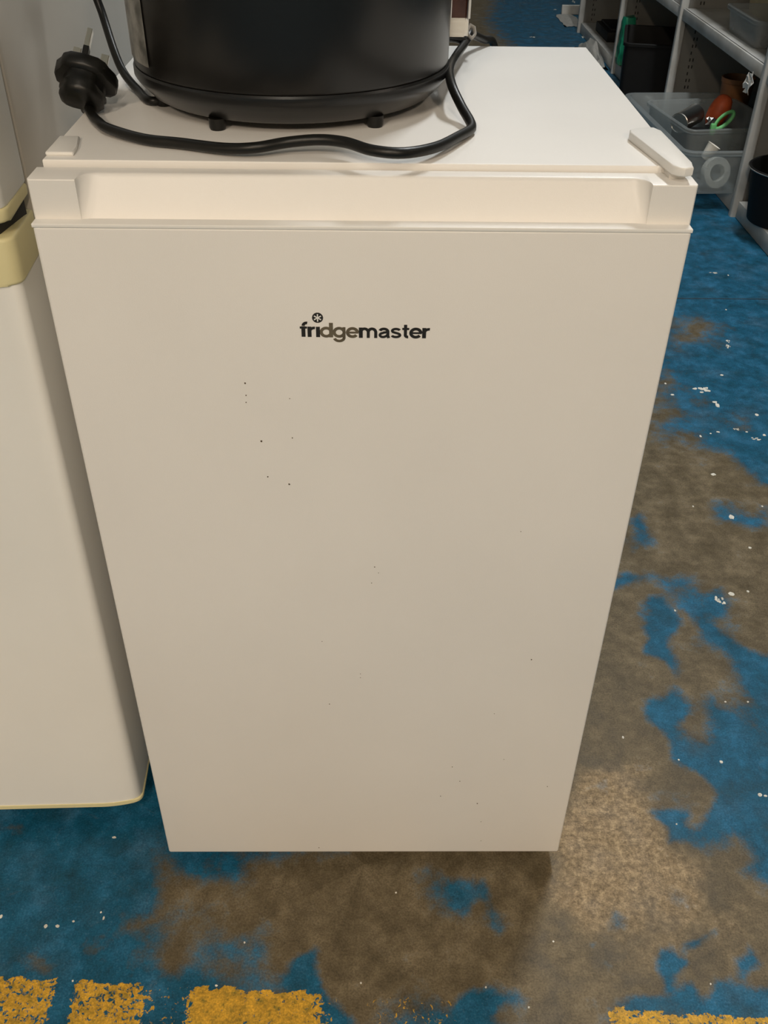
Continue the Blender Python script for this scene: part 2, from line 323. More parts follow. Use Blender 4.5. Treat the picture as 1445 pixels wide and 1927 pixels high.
def floor_material():
    m, nt, b = nodes_of('worn_floor')
    L = nt.links
    at = N(nt, 'ShaderNodeAttribute'); at.attribute_name = 'wear'
    sp = N(nt, 'ShaderNodeSeparateColor'); L.new(at.outputs['Color'], sp.inputs[0])
    tc = N(nt, 'ShaderNodeTexCoord')
    def noise_n(scale, detail=6, rough=0.6, dist=0.0):
        n = N(nt, 'ShaderNodeTexNoise'); n.inputs['Scale'].default_value = scale; n.inputs['Detail'].default_value = detail
        n.inputs['Roughness'].default_value = rough; n.inputs['Distortion'].default_value = dist
        L.new(tc.outputs['Object'], n.inputs['Vector']); return n.outputs['Fac']
    def math_n(op, a, c, clamp=False):
        n = N(nt, 'ShaderNodeMath', operation=op); n.use_clamp = clamp
        for i, q in enumerate((a, c)):
            if hasattr(q, 'links') or not isinstance(q, (int, float)): L.new(q, n.inputs[i])
            else: n.inputs[i].default_value = q
        return n.outputs[0]
    def rng(v, lo, hi, a=0.0, c=1.0):
        n = N(nt, 'ShaderNodeMapRange'); n.interpolation_type = 'SMOOTHSTEP'
        n.inputs[1].default_value = lo; n.inputs[2].default_value = hi; n.inputs[3].default_value = a; n.inputs[4].default_value = c
        L.new(v, n.inputs[0]); return n.outputs[0]
    def ramp(v, stops):
        n = N(nt, 'ShaderNodeValToRGB'); e = n.color_ramp.elements
        for i, (p, c) in enumerate(stops):
            q = e[i] if i < 2 else e.new(p)
            q.position = p; q.color = (*c, 1)
        L.new(v, n.inputs['Fac']); return n.outputs['Color']
    def mix(f, a, c):
        n = N(nt, 'ShaderNodeMix', data_type='RGBA')
        L.new(f, n.inputs[0]); L.new(a, n.inputs[6]); L.new(c, n.inputs[7]); return n.outputs[2]
    n_big, n_mid, n_fine, n_grit = noise_n(9, 5), noise_n(22, 7, 0.62), noise_n(110, 6, 0.68), noise_n(420, 4, 0.7)
    # paint left on the concrete
    v = math_n('ADD', sp.outputs[0], math_n('MULTIPLY', math_n('SUBTRACT', n_mid, 0.5), 0.95))
    v = math_n('ADD', v, math_n('MULTIPLY', math_n('SUBTRACT', n_fine, 0.5), 0.42))
    blue_f = rng(v, 0.22, 0.64)
    conc = ramp(n_mid, [(0.28, (0.078, 0.061, 0.034)), (0.5, (0.130, 0.104, 0.063)), (0.70, (0.198, 0.160, 0.101))])
    sand = ramp(n_fine, [(0.30, (0.16, 0.115, 0.062)), (0.5, (0.27, 0.20, 0.115)), (0.70, (0.42, 0.32, 0.19))])
    sf = rng(math_n('ADD', sp.outputs[1], math_n('MULTIPLY', math_n('SUBTRACT', n_mid, 0.5), 0.9)), 0.2, 1.0)
    base = mix(sf, conc, sand)
    blue = ramp(n_mid, [(0.28, (0.005, 0.054, 0.090)), (0.5, (0.007, 0.088, 0.165)), (0.72, (0.022, 0.140, 0.265))])
    c1 = mix(blue_f, base, blue)
    film = math_n('MULTIPLY', rng(n_big, 0.46, 0.74), 0.16)      # brown dirt film trodden over the paint
    c1 = mix(film, c1, conc)
    # grey scuff film
    scuff = math_n('MULTIPLY', rng(noise_n(38, 8, 0.72, 1.2), 0.58, 0.82), 0.30)
    n = N(nt, 'ShaderNodeRGB'); n.outputs[0].default_value = (0.22, 0.20, 0.16, 1)
    c2 = mix(scuff, c1, n.outputs[0])
    grit = math_n('MULTIPLY', rng(n_grit, 0.56, 0.72), 0.30)
    c2 = mix(grit, c2, base)
    # yellow line, flaked
    fl = N(nt, 'ShaderNodeTexNoise'); fl.inputs['Scale'].default_value = 150; fl.inputs['Detail'].default_value = 5; fl.inputs['Roughness'].default_value = 0.68; fl.inputs['Distortion'].default_value = 0.7
    L.new(tc.outputs['Object'], fl.inputs['Vector'])
    yv = math_n('SUBTRACT', math_n('ADD', math_n('MULTIPLY', sp.outputs[2], 0.62), 0.19), fl.outputs['Fac'])
    yf = math_n('MULTIPLY', rng(yv, -0.010, 0.022), rng(sp.outputs[2], 0.02, 0.10))
    yel = ramp(n_fine, [(0.3, (0.24, 0.19, 0.035)), (0.48, (0.52, 0.30, 0.035)), (0.7, (0.66, 0.36, 0.035))])
    c3 = mix(yf, c2, yel)
    # dark dirt in the pour joint, fine mottling over everything
    dk = N(nt, 'ShaderNodeRGB'); dk.outputs[0].default_value = (0.012, 0.012, 0.011, 1)
    c3 = mix(math_n('SUBTRACT', 1.0, at.outputs['Alpha'], True), c3, dk.outputs[0])
    mo = N(nt, 'ShaderNodeMix', data_type='RGBA', blend_type='MULTIPLY'); mo.inputs[0].default_value = 1.0
    gm = math_n('ADD', rng(n_grit, 0.30, 0.70, 0.72, 1.28), rng(noise_n(55, 8, 0.75), 0.3, 0.7, -0.22, 0.22))
    cb = N(nt, 'ShaderNodeCombineColor')
    for i in range(3): L.new(gm, cb.inputs[i])
    L.new(c3, mo.inputs[6]); L.new(cb.outputs[0], mo.inputs[7]); mo.clamp_result = False
    c3 = mo.outputs[2]
    b.inputs['Specular IOR Level'].default_value = 0.22
    L.new(c3, b.inputs['Base Color'])
    L.new(rng(n_mid, 0.3, 0.7, 0.44, 0.60), b.inputs['Roughness'])
    bp = N(nt, 'ShaderNodeBump'); bp.inputs['Strength'].default_value = 0.28; bp.inputs['Distance'].default_value = 0.0015
    hgt = math_n('ADD', math_n('MULTIPLY', n_fine, 0.6), math_n('ADD', math_n('MULTIPLY', blue_f, 0.35), math_n('MULTIPLY', yf, 0.6)))
    L.new(hgt, bp.inputs['Height']); L.new(bp.outputs['Normal'], b.inputs['Normal'])
    return m

def build_floor():
    xs = np.concatenate([np.arange(-3.6, -0.75, 0.15), np.arange(-0.75, 1.35, 0.007), np.arange(1.35, 4.6, 0.15), [4.6]])
    ys = np.concatenate([np.arange(-6.55, -0.42, 0.15), np.arange(-0.42, -0.08, 0.004), np.arange(-0.08, 1.645, 0.007), [1.6495, 1.6505, 1.6515, 1.6535, 1.6545], np.arange(1.66, 2.6, 0.009), np.arange(2.6, 9.0, 0.04), [9.0]])
    X, Y = np.meshgrid(xs, ys); Z = np.zeros_like(X)
    jt = (Y > 1.651) & (Y < 1.654)
    Z[jt] = -0.012                                          # the joint between two pours
    wob = 0.012
    wx = X + wob * np.sin(Y * 61 + 3 * np.sin(X * 23)) * 0.5 + wob * 0.5 * np.sin(X * 47 + Y * 29)
    wy = Y + wob * np.sin(X * 57 + 2 * np.sin(Y * 31)) * 0.5 + wob * 0.5 * np.sin(Y * 43 - X * 37)
    paint = np.ones_like(X)
    for val, soft, poly in PAINT:
        soft = soft * 1.7 + .005
        bx0, by0 = np.min(poly, 0) - 3 * soft - .02; bx1, by1 = np.max(poly, 0) + 3 * soft + .02
        s = (X > bx0) & (X < bx1) & (Y > by0) & (Y < by1)
        d = sdist(wx[s], wy[s], poly); t = np.clip(0.5 - d / (2 * soft), 0, 1); t = t * t * (3 - 2 * t)
        paint[s] = paint[s] * (1 - t) + val * t
    sand = np.zeros_like(X)
    for k, (soft, poly) in enumerate(SAND):
        d = sdist(wx, wy, poly); t = np.clip(0.5 - d / (2 * soft), 0, 1); sand = np.maximum(sand, t * (1.0, 0.45)[k])
    edge = -0.1375 - 0.0561 * (X + 0.4074)
    inside = np.clip((edge - Y + 0.0015 * np.sin(X * 160) + 0.001 * np.sin(X * 71)) / 0.0015, 0, 1) * (Y > -0.25)
    yel = np.interp(X, [a for a, _ in YELLOW], [c for _, c in YELLOW]) * inside
    ny, nx = X.shape
    co = np.stack([X, Y, Z], -1).reshape(-1, 3)
    i = np.arange(nx * ny).reshape(ny, nx)
    faces = np.stack([i[:-1, :-1], i[:-1, 1:], i[1:, 1:], i[1:, :-1]], -1).reshape(-1, 4)
    me = bpy.data.meshes.new('floor')
    me.vertices.add(len(co)); me.vertices.foreach_set('co', co.ravel())
    me.loops.add(faces.size); me.loops.foreach_set('vertex_index', faces.ravel().astype(np.int32))
    me.polygons.add(len(faces)); me.polygons.foreach_set('loop_start', np.arange(0, faces.size, 4, dtype=np.int32))
    me.update(calc_edges=True)
    at = me.attributes.new('wear', 'FLOAT_COLOR', 'POINT')
    at.data.foreach_set('color', np.stack([paint, sand, yel, np.where((Y > 1.650) & (Y < 1.655), 0.35, 1.0)], -1).ravel().astype(np.float32))
    me.materials.append(floor_material())
    o = bpy.data.objects.new('floor', me); COL.objects.link(o); tag(o, kind='structure')
    return o

floor = build_floor()
rs = random.Random(3)
for x, y, a, c in SPECKS:                                        # spilled paint and scraps stuck to the floor
    bm = bm_new(); n = 11; a = max(a, .0012); c = max(c, .0012)
    big = a > .006
    ring = []
    for k in range(n):
        q = 2 * PI * k / n; r = rs.uniform(.55 if big else .75, 1.08)
        ring.append((x + a * r * math.cos(q), y + c * r * math.sin(q)))
    if big:                                                      # the larger ones are ragged splashes of several drops
        for k in range(9):
            q, d = rs.uniform(0, 2 * PI), rs.uniform(.1, .85)
            ex, ey, s = x + a * d * math.cos(q), y + c * d * math.sin(q), rs.uniform(.14, .34)
            add_prism(bm, [(ex + a * s * rs.uniform(.6, 1.2) * math.cos(t * PI / 4), ey + c * s * rs.uniform(.6, 1.2) * math.sin(t * PI / 4)) for t in range(8)], 0.0, 0.0006 + .00004 * k)
    else:
        add_prism(bm, ring, 0.0, 0.0006)
    obj('paint_spot', bm, M['chip_white'], floor)

def struct(name, bm, m, **k):
    o = obj(name, bm, m, **k); o['kind'] = 'structure'; return o
struct('ceiling', add_box(bm_new(), -3.7, 4.7, -6.6, 9.1, CEIL, CEIL + .1), M['ceiling_paint'])
struct('wall_left', add_box(bm_new(), -3.7, -3.6, -6.6, 9.1, 0, CEIL), M['wall_paint'])
struct('wall_right', add_box(bm_new(), 4.6, 4.7, -6.6, 9.1, 0, CEIL), M['wall_paint'])
struct('wall_front', add_box(bm_new(), -3.7, 4.7, 9.0, 9.1, 0, CEIL), M['wall_paint'])
struct('wall_back', add_box(bm_new(), -3.7, 4.7, -6.6, -6.5, 0, CEIL), M['wall_paint'])

def strip_lamp(x, y, power, col, i):
    t = empty('ceiling_or_fill_light', (x, y, CEIL - .09), 'white twin tube strip light on the ceiling, %s' %
              ('above the near shelving', 'close behind the camera', 'added as fill near the back wall, left of two', 'added as fill near the back wall, right of two', 'added for warm light from the right', 'at the far end of the aisle')[i], 'lamp', 'ceiling strip lights')
    obj('body', add_box(bm_new(), x - .06, x + .06, y - .65, y + .65, CEIL - .06, CEIL, .006), M['fitting_white'], t)
    for s in (-1, 1):
        bm = bm_new(); add_tube(bm, [(x + s * .05, y - .6, CEIL - .085), (x + s * .05, y + .6, CEIL - .085)], .014, 12)
        obj('tube', bm, M['tube_glow'], t)
    for s in (-1, 1): obj('end_cap', add_box(bm_new(), x - .07, x + .07, y + s * .61 - .015, y + s * .61 + .015, CEIL - .105, CEIL - .055, .004), M['fitting_white'], t)
    la = bpy.data.lights.new('strip_light', 'AREA'); la.shape = 'RECTANGLE'; la.size = 0.22; la.size_y = 1.2
    la.energy = power; la.color = col
    lo = bpy.data.objects.new('strip_light', la); COL.objects.link(lo); lo.parent = t; lo.location = (0, 0, -.03)
for i, l in enumerate(LAMPS): strip_lamp(*l, i)

# ------------------------------------------------------------------ the white undercounter fridge
HW = 0.2390
fridge = empty('undercounter_fridge', (0, 0.23, 0), 'small white undercounter fridge in the centre with a black wordmark on its door', 'fridge')
bm = bm_new(); add_box(bm, -.2365, .2365, .045, .445, .022, .836, .002)
obj('cabinet', bm, M['appliance_white'], fridge, 40)
bm = bm_new(); add_prism(bm, [(-.2352, .0395), (.2348, .0380), (.2355, .4395), (-.2355, .4395)], .8335, .8445, .0012, 3)
obj('top_panel', bm, M['top_white'], fridge, 40)
bm = bm_new(); add_box(bm, -.228, .228, .034, .046, .04, .832)
obj('gasket', bm, M['gasket_grey'], fridge)
for sx in (-1, 1):
    for yy_ in (.075, .40):
        bm = bm_new(); add_lathe(bm, [(0, .0), (.016, .0), (.017, .004), (.017, .010), (.009, .012), (.009, .024), (0, .024)], sx * .205, yy_, 20)
        obj('foot', bm, M['black_matt'], fridge, 40)
door = obj('door', add_box(bm_new(), -HW, HW, .0, .034, .0248, .8095, .0028, 3), M['appliance_white'], fridge, 50)
# lip strip that caps the door sheet
bm = bm_new(); add_box(bm, -HW - .0003, HW + .0003, -.0002, .034, .8082, .8112, .0006, 2)
obj('door_lip', bm, M['plastic_white'], door, 50)

def handle_rail():
    """top rail of the door with the scooped grip recess"""
    x0, x1, R = -.2054, .2070, .0140
    zb, zt = .8108, .8398
    def face(s): return .0096 + .0004 * s
    def wall(s): return .0112 + .0138 * s
    us = [0, .02, .06, .12, .2, .3, .42, .55, .7, .85, 1.0]
    cols = [(-.2392, 0), (-.2392 + .001, 0)]
    cols += [(x0, 0)] + [(x0 + R * u, math.sqrt(1 - (1 - u) ** 2)) for u in us[1:]]
    cols += [(x, 1) for x in np.linspace(x0 + R, x1 - R, 14)[1:-1]]
    cols += [(x1 - R * u, math.sqrt(1 - (1 - u) ** 2)) for u in us[:0:-1]] + [(x1, 0)]
    cols += [(.2396 - .001, 0), (.2396, 0)]
    bm = bm_new(); rows = []
    S = [0, .1, .3, .5, .7, .9, .965]
    for ci, (x, r) in enumerate(cols):
        end = ci in (0, len(cols) - 1)
        col = []
        for s in S:
            y = face(s) * (1 - r) + wall(s) * r
            col.append((x, y + (.001 if end else 0), zb + (zt - zb) * s))
        yt = face(1) * (1 - r) + wall(1) * r
        col.append((x, yt + .0004 + (.0008 if end else 0), zt - .0003)); col.append((x, yt + .0012 + (.0006 if end else 0), zt))
        col.append((x, .0365, zt)); col.append((x, .0375, zt - .001)); col.append((x, .0375, zb))
        rows.append([bm.verts.new(p) for p in col])
    for A, B in zip(rows, rows[1:]):
        n = len(A)
        for i in range(n): bm.faces.new((A[i], B[i], B[(i + 1) % n], A[(i + 1) % n]))
    bm.faces.new(rows[0]); bm.faces.new(rows[-1][::-1])
    return bm
obj('handle_rail', handle_rail(), M['appliance_white'], door, 28)
# hinge cover and the plug plate on the other corner
hinge = [(.2077, .100), (.2095, .1075), (.2143, .1110), (.2250, .1150), (.2300, .1140), (.2340, .1052), (.2362, .0245), (.2352, .0149), (.2286, .0118), (.2250, .0130), (.2206, .0179), (.2187, .0338)]
bm = bm_new(); add_prism(bm, hinge, .8446, .8512, .0012, 3)
add_box(bm, .2215, .2335, .024, .045, .8394, .8452)
obj('hinge_cover', bm, M['plastic_white'], fridge, 40)
bm = bm_new(); add_prism(bm, [(-.2350, .0485), (-.2340, .0475), (-.2150, .0475), (-.2142, .0485), (-.2152, .062), (-.2195, .0880), (-.2205, .0890), (-.2342, .0890), (-.2350, .0880)], .8443, .8474, .0012, 3)
obj('hinge_blank', bm, M['plastic_white'], fridge, 40)

# wordmark: stroked letters in x-height units (baseline 0, x-height 1), each its own mesh
def arc(cx, cy, rx, ry, a0, a1, n=18):
    return [(cx + rx * math.cos(math.radians(a0 + (a1 - a0) * k / n)), cy + ry * math.sin(math.radians(a0 + (a1 - a0) * k / n))) for k in range(n + 1)]
def stroke(bm, pts, wd, y0, y1, sx, sz, ox, oz):
    """ribbon of width wd following pts, extruded y0..y1 (upright on the door)"""
    n = len(pts); L = []; R_ = []
    ws = wd if isinstance(wd, (list, tuple)) else [wd] * n
    for i in range(n):
        a = pts[max(i - 1, 0)]; b = pts[min(i + 1, n - 1)]
        dx, dz = b[0] - a[0], b[1] - a[1]; l = math.hypot(dx, dz) or 1
        nx, nz = -dz / l, dx / l; h = ws[i] / 2
        L.append((pts[i][0] + nx * h, pts[i][1] + nz * h)); R_.append((pts[i][0] - nx * h, pts[i][1] - nz * h))
    def V(p, y): return bm.verts.new((ox + p[0] * sx, y, oz + p[1] * sz))
    F = [(V(l, y0), V(r, y0), V(l, y1), V(r, y1)) for l, r in zip(L, R_)]
    for a, b in zip(F, F[1:]):
        bm.faces.new((a[0], b[0], b[1], a[1])); bm.faces.new((a[0], a[2], b[2], b[0])); bm.faces.new((a[1], b[1], b[3], a[3]))
    a, b = F[0], F[-1]; bm.faces.new((a[0], a[1], a[3], a[2])); bm.faces.new((b[0], b[2], b[3], b[1]))
W_ = 0.315
def bowl(cx, a0=0, a1=360, rx=.40, ry=.40): return arc(cx, .5, rx, ry, a0, a1, 28)
GLY = {
 'f': (0.62, [([(.30, 0), (.30, 1.02)] , W_), (arc(.56, 1.08, .26, .27, 180, 75, 10), .25), ([(.02, .90), (.60, .90)], .19)]),
 'r': (0.68, [([(.17, 0), (.17, 1.0)], W_), (arc(.55, .46, .38, .42, 172, 80, 12), .24)]),
 'i': (0.36, [([(.17, 0), (.17, 1.0)], W_)]),
 'd': (1.04, [(bowl(.47), .255), ([(.86, 0), (.86, 1.40)], W_)]),
 'g': (1.04, [(bowl(.47), .255), ([(.86, 1.0), (.86, -.02)] + arc(.47, -.02, .39, .33, 0, -165, 16), .235)]),
 'e': (1.00, [(arc(.50, .5, .40, .40, 0, 322, 28), .26), ([(.12, .50), (.99, .50)], .17)]),
 'm': (1.56, [([(.17, 0), (.17, 1.0)], W_), (arc(.47, .55, .30, .34, 175, 0, 14) + [(.77, 0)], .25), (arc(1.07, .55, .30, .34, 180, 0, 14) + [(1.37, 0)], .25)]),
 'a': (0.98, [(arc(.46, .63, .33, .26, 160, 0, 14) + [(.79, .22), (.86, .0)], .24), ([(.79, .60), (.62, .555), (.44, .53)] + arc(.40, .29, .25, .195, 95, 300, 14) + [(.66, .19), (.78, .34)], .215)]),
 's': (0.92, [(arc(.46, .70, .31, .19, 20, 180, 12) + [(.20, .60), (.40, .52), (.60, .46), (.75, .38)] + arc(.46, .29, .33, .19, 0, -165, 14), .215)]),
 't': (0.64, [([(.30, 1.30), (.30, .32)] + arc(.50, .30, .20, .19, 180, 280, 8), .255), ([(.04, .90), (.60, .90)], .19)]),
}
word = 'fridgemaster'
tot = sum(GLY[c][0] for c in word)
x_left, x_right, z_base, xh = -.0498, .0517, .72255, .0087
u = (x_right - x_left) / tot; x = x_left
for k, c in enumerate(word):
    adv, strokes = GLY[c]; bm = bm_new()
    zb = z_base + (.0006 * (1 - k / 6) if k < 6 else 0)
    for q, (pts, wd) in enumerate(strokes): stroke(bm, pts, wd, -.00035 - .00003 * q, .0002, u, xh, x, zb)
    if c == 'i': xi = x + .17 * u
    o = obj('letter', bm, M['print_brown'] if c in 'dg' or (c == 'e' and k == 5) else M['print_black'], door)
    x += adv * u
bm = bm_new(); cz = .7393
ring = [(xi + .00428 * math.cos(2 * PI * k / 14), cz + .00428 * math.sin(2 * PI * k / 14)) for k in range(14)]
a = [bm.verts.new((p[0], -.00035, p[1])) for p in ring]; b2 = [bm.verts.new((p[0], .0002, p[1])) for p in ring]
bm.faces.new(a)
for k in range(14): bm.faces.new((a[k], a[(k + 1) % 14], b2[(k + 1) % 14], b2[k]))
obj('emblem_disc', bm, M['print_black'], door, label='round black emblem over the letter i')
bm = bm_new()
for k in range(3):
    t = PI / 2 + k * PI / 3
    stroke(bm, [(-math.cos(t), -math.sin(t)), (0, 0), (math.cos(t), math.sin(t))], [.34, .22, .34], -.00045 - .00002 * k, -.0003, .0031, .0031, xi, cz)
obj('emblem_star', bm, M['plastic_white'], door, label='white six armed snowflake')
# grime specks on the door
SPOTS = [(-.0956, .6815, .9), (-.0956, .6702, .6), (-.0961, .6637, .55), (-.0604, .6674, .4), (-.0861, .626, 1.0), (-.06, .6294, .6), (-.083, .5894, .7), (-.065, .5816, .9), (.0099, .487, .6), (.0135, .4798, .45), (.007, .4671, .5),
         (-.0417, .3893, .4), (-.0364, .2965, .6), (-.0038, .3428, .4), (-.0038, .3372, .4), (.1419, .53, .4), (.1694, .3642, .8), (.0989, .1917, .6), (.1089, .1658, .6), (.0884, .1381, .6), (.1319, .1238, .8), (.2101, .1559, .6),
         (.1557, .2049, .45), (.1386, .2816, .45), (.1389, .0884, .5), (-.0552, .0352, .7), (.1418, .0493, .5)]
bm = bm_new()
for x, z_, r in SPOTS:
    r *= .001
    vs = [bm.verts.new((x + r * random.uniform(.7, 1.1) * math.cos(2 * PI * k / 7), -.0003, z_ + r * random.uniform(.7, 1.1) * math.sin(2 * PI * k / 7))) for k in range(7)]
    vb = [bm.verts.new((v.co.x, .0001, v.co.z)) for v in vs]
    bm.faces.new(vs)
    for k in range(7): bm.faces.new((vs[k], vs[(k + 1) % 7], vb[(k + 1) % 7], vb[k]))
obj('grime_speck', bm, M['dirt_dot'], door, kind='stuff')

# ------------------------------------------------------------------ tall fridge freezer at the left
XR = -.2825
tall = empty('fridge_freezer', (XR, .060, 0), 'tall white fridge freezer with cream trim at the left edge', 'fridge')
XL = XR - .555
def door_outline(yf, yb, r=.010, sag=.005):
    """plan outline of a door: flat front easing back towards its rounded corners"""
    pts = [(XL, yb)]
    for k in range(6):
        t = PI + PI / 2 * k / 5; pts.append((XL + r + r * math.cos(t), yf + sag + r + r * math.sin(t)))
    for q in (.02, .035, .05): pts.append((XL + q, yf + sag * (1 - (q - .01) / .04) ** 2))
    for q in (.05, .042, .034, .026, .018): pts.append((XR - q, yf + sag * (1 - (q - .01) / .04) ** 2))
    for k in range(6):
        t = -PI / 2 + PI / 2 * k / 5; pts.append((XR - r + r * math.cos(t), yf + sag + r + r * math.sin(t)))
    pts.append((XR, yb)); return pts
def off(pts, d):
    n = len(pts); out = []
    for i in range(n):
        a = Vector(pts[i - 1]); b = Vector(pts[i]); c = Vector(pts[(i + 1) % n])
        e = (c - a); nrm = Vector((e.y, -e.x)).normalized(); out.append(tuple(b + nrm * d))
    return out
Yf, Yb = .0600, .1320
out0 = door_outline(Yf, Yb)
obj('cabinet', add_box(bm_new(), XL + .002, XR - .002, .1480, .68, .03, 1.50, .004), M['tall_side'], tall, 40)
bm = bm_new(); add_box(bm, XL + .012, XR - .012, .130, .150, .05, 1.46); obj('gasket', bm, M['gasket_dark'], tall)
ld = obj('lower_door', add_prism(bm_new(), out0, .0425, .735, .002), M['tall_white'], tall, 35)
obj('bottom_trim', add_prism(bm_new(), off(out0, .0012), .0365, .0425, .0012), M['cream'], ld, 35)
# cream grip cap on top of the lower door with rounded lower corners
bm = bm_new()
cap = off(out0, .0022)
add_prism(bm, cap, .7345, .7740, .003, 3)
obj('grip_cap', bm, M['cream'], ld, 35, label='cream plastic grip on the top of the door')
bm = bm_new(); add_prism(bm, off(out0, -.010), .772, .790, 0); obj('grip_slot', bm, M['gasket_dark'], tall, label='dark slot between the two doors')
ud = obj('upper_door', add_prism(bm_new(), out0, .7965, 1.49, .002), M['tall_white'], tall, 35)
obj('bottom_trim', add_prism(bm_new(), off(out0, .0010), .7855, .7970, .003, 3), M['cream'], ud, 35)
for fx in (XL + .05, XR - .026):
    for fy in (.105, .62):
        bm = bm_new(); add_lathe(bm, [(0, 0), (.014, 0), (.015, .003), (.015, .010), (.009, .013), (.009, .045), (0, .045)], fx, fy, 20)
        obj('foot', bm, M['gasket_grey'], tall, 40)

tall.rotation_euler = (0, 0, math.radians(1.7))

# ------------------------------------------------------------------ rice cooker on the fridge
TOP = .8445
CX, CY, CR = -.0635, .228, .1352
ck = empty('rice_cooker', (CX, CY, TOP), 'charcoal round rice cooker standing on the small white fridge', 'cooker')
prof = [(CR - .004, .8760), (CR - .001, .8765), (CR, .8785), (CR + .001, 1.06), (CR + .0005, 1.07), (CR - .003, 1.073), (0, 1.073)]
bm = bm_new(); add_lathe(bm, [(0, .876)] + prof, CX, CY, 96); obj('body', bm, M['charcoal'], ck, 35)
bm = bm_new(); add_lathe(bm, [(0, .8520), (.112, .8520), (.1205, .8525), (.1240, .8545), (.1290, .8600), (.1335, .8645), (.1352, .8670), (.1362, .8690), (.1362, .8745), (.1350, .8762), (.12, .8765), (0, .8765)], CX, CY, 96)
obj('base_ring', bm, M['black_gloss'], ck, 30)
bm = bm_new(); add_lathe(bm, [(0, 1.073), (.130, 1.073), (.134, 1.078), (.133, 1.084), (.120, 1.097), (.08, 1.108), (.03, 1.112), (0, 1.112)], CX, CY, 64)
ld2 = obj('lid', bm, M['black_gloss'], ck, 35)
bm = bm_new(); add_lathe(bm, [(0, 1.111), (.012, 1.111), (.010, 1.120), (.020, 1.128), (.021, 1.136), (.014, 1.141), (0, 1.142)], CX, CY, 32)
obj('lid_knob', bm, M['black_gloss'], ld2, 35)
for fx, fy in ((-.172, .190), (-.1175, .1205), (.008, .133), (.048, .25), (-.06, .34)):
    bm = bm_new(); add_lathe(bm, [(0, TOP), (.006, TOP), (.0068, TOP + .002), (.007, .8535), (0, .8535)], fx, fy, 18)
    obj('foot', bm, M['black_rubber'], ck, 40)
# mottled silver strip wrapped on the left flank
bm = bm_new()
add_lathe(bm, [(CR + .0006, .8835), (CR + .0008, .8840), (CR + .0016, 1.03), (CR + .0010, 1.0305)], CX, CY, 20, a0=math.radians(172), a1=math.radians(217))
obj('flank_strip', bm, M['silver_mottled'], ck, 40, label='mottled silver strip on the left flank')
# side housing at the right rear
bm = bm_new(); add_prism(bm, rounded(.0500, .0930, .2790, .3160, .004), .8835, .8990, .004, 3)
hs = obj('side_housing', bm, M['ivory'], ck, 40, label='ivory housing at the right rear')
bm = bm_new(); add_prism(bm, rounded(.0515, .0915, .2800, .3150, .003), .8985, 1.035, .001)
obj('brown_panel', bm, M['brown_gloss'], hs, 40, label='dark brown glossy panel')
for ex in (.0755, .0925):
    bm = bm_new(); add_box(bm, ex - .0014, ex + .0014, .2782, .2810, .8985, 1.035, .0004); obj('edge_strip', bm, M['steel'], hs, 40)

# cable with its plug, lying along the front of the fridge top
CORD_A = [(-.2290, .1590, .8497), (-.2195, .1330, .8502), (-0.2100, 0.1130, 0.8512), (-0.198, 0.0957, 0.8508), (-0.1673, 0.0738, 0.8497), (-0.1377, 0.0641, 0.8497), (-0.104, 0.05, 0.8505), (-0.08, 0.0453, 0.8525), (-0.057, 0.0522, 0.8545), (-0.0335, 0.0526, 0.8565), (-0.0138, 0.0467, 0.8565), (0.0057, 0.0316, 0.8555), (0.0286, 0.0294, 0.8545), (0.0528, 0.0509, 0.8525), (0.0738, 0.0883, 0.8505), (0.0830, 0.1080, 0.8492), (0.0850, 0.1190, 0.8496), (0.0838, 0.1290, 0.8515), (0.0788, 0.1492, 0.8565), (0.0721, 0.1758, 0.8665), (0.0733, 0.223, 0.8685), (0.0841, 0.2943, 0.8645), (0.0995, 0.3737, 0.8605), (0.1052, 0.394, 0.8645), (0.1115, 0.412, 0.8600), (0.1241, 0.434, 0.8520), (0.136, .452, .846), (.143, .4625, .82), (.145, .465, .76), (.144, .466, .68)]
CB = [(-.135, .235, .8483), (-.160, .205, .8483), (-0.1824, 0.1872, 0.8485), (-0.1989, 0.2184, 0.8487), (-0.2155, 0.2439, 0.8565), (-.2260, .2620, .8700), (-.2390, .2900, .8960), (-.2470, .3000, .9250), (-.246, .315, .975), (-.225, .33, 1.03), (-.18, .35, 1.06), (-.125, .365, 1.04), (-.10, .3625, 1.0), (-.095, .352, .985)]
plug_o = Vector((-.2266, .1658, .8806))
Zl = Vector((.15, .70, .70)).normalized(); Xl = Vector((-.90, .15, .42)); Xl = (Xl - Zl * Xl.dot(Zl)).normalized(); Yl = Zl.cross(Xl)
PM = Matrix(((Xl.x, Yl.x, Zl.x, plug_o.x), (Xl.y, Yl.y, Zl.y, plug_o.y), (Xl.z, Yl.z, Zl.z, plug_o.z), (0, 0, 0, 1)))
cord = empty('mains_lead', plug_o, 'black mains cable with a three pin plug looped along the fridge top', 'cable')
exit_p = PM @ Vector((0, -.030, -.014)); exit_q = PM @ Vector((0, -.040, -.0175))
bm = bm_new(); add_tube(bm, smooth_path([tuple(exit_p), tuple(exit_q)] + CORD_A, 6), .0040, 12)
obj('cable', bm, M['black_rubber'], cord, 60)
def plug_outline(s, k=1.0):
    base = [(-.013, -.024), (.013, -.024), (.020, -.0225), (.0245, -.017), (.0250, -.008), (.0235, -.001), (.0190, .006), (.0165, .0125), (.011, .0170), (0, .0185), (-.011, .0170), (-.0165, .0125), (-.0190, .006), (-.0235, -.001), (-.0250, -.008), (-.0245, -.017), (-.020, -.0225)]
    return [(x * s * k, y * s) for x, y in base]
bm = bm_new()
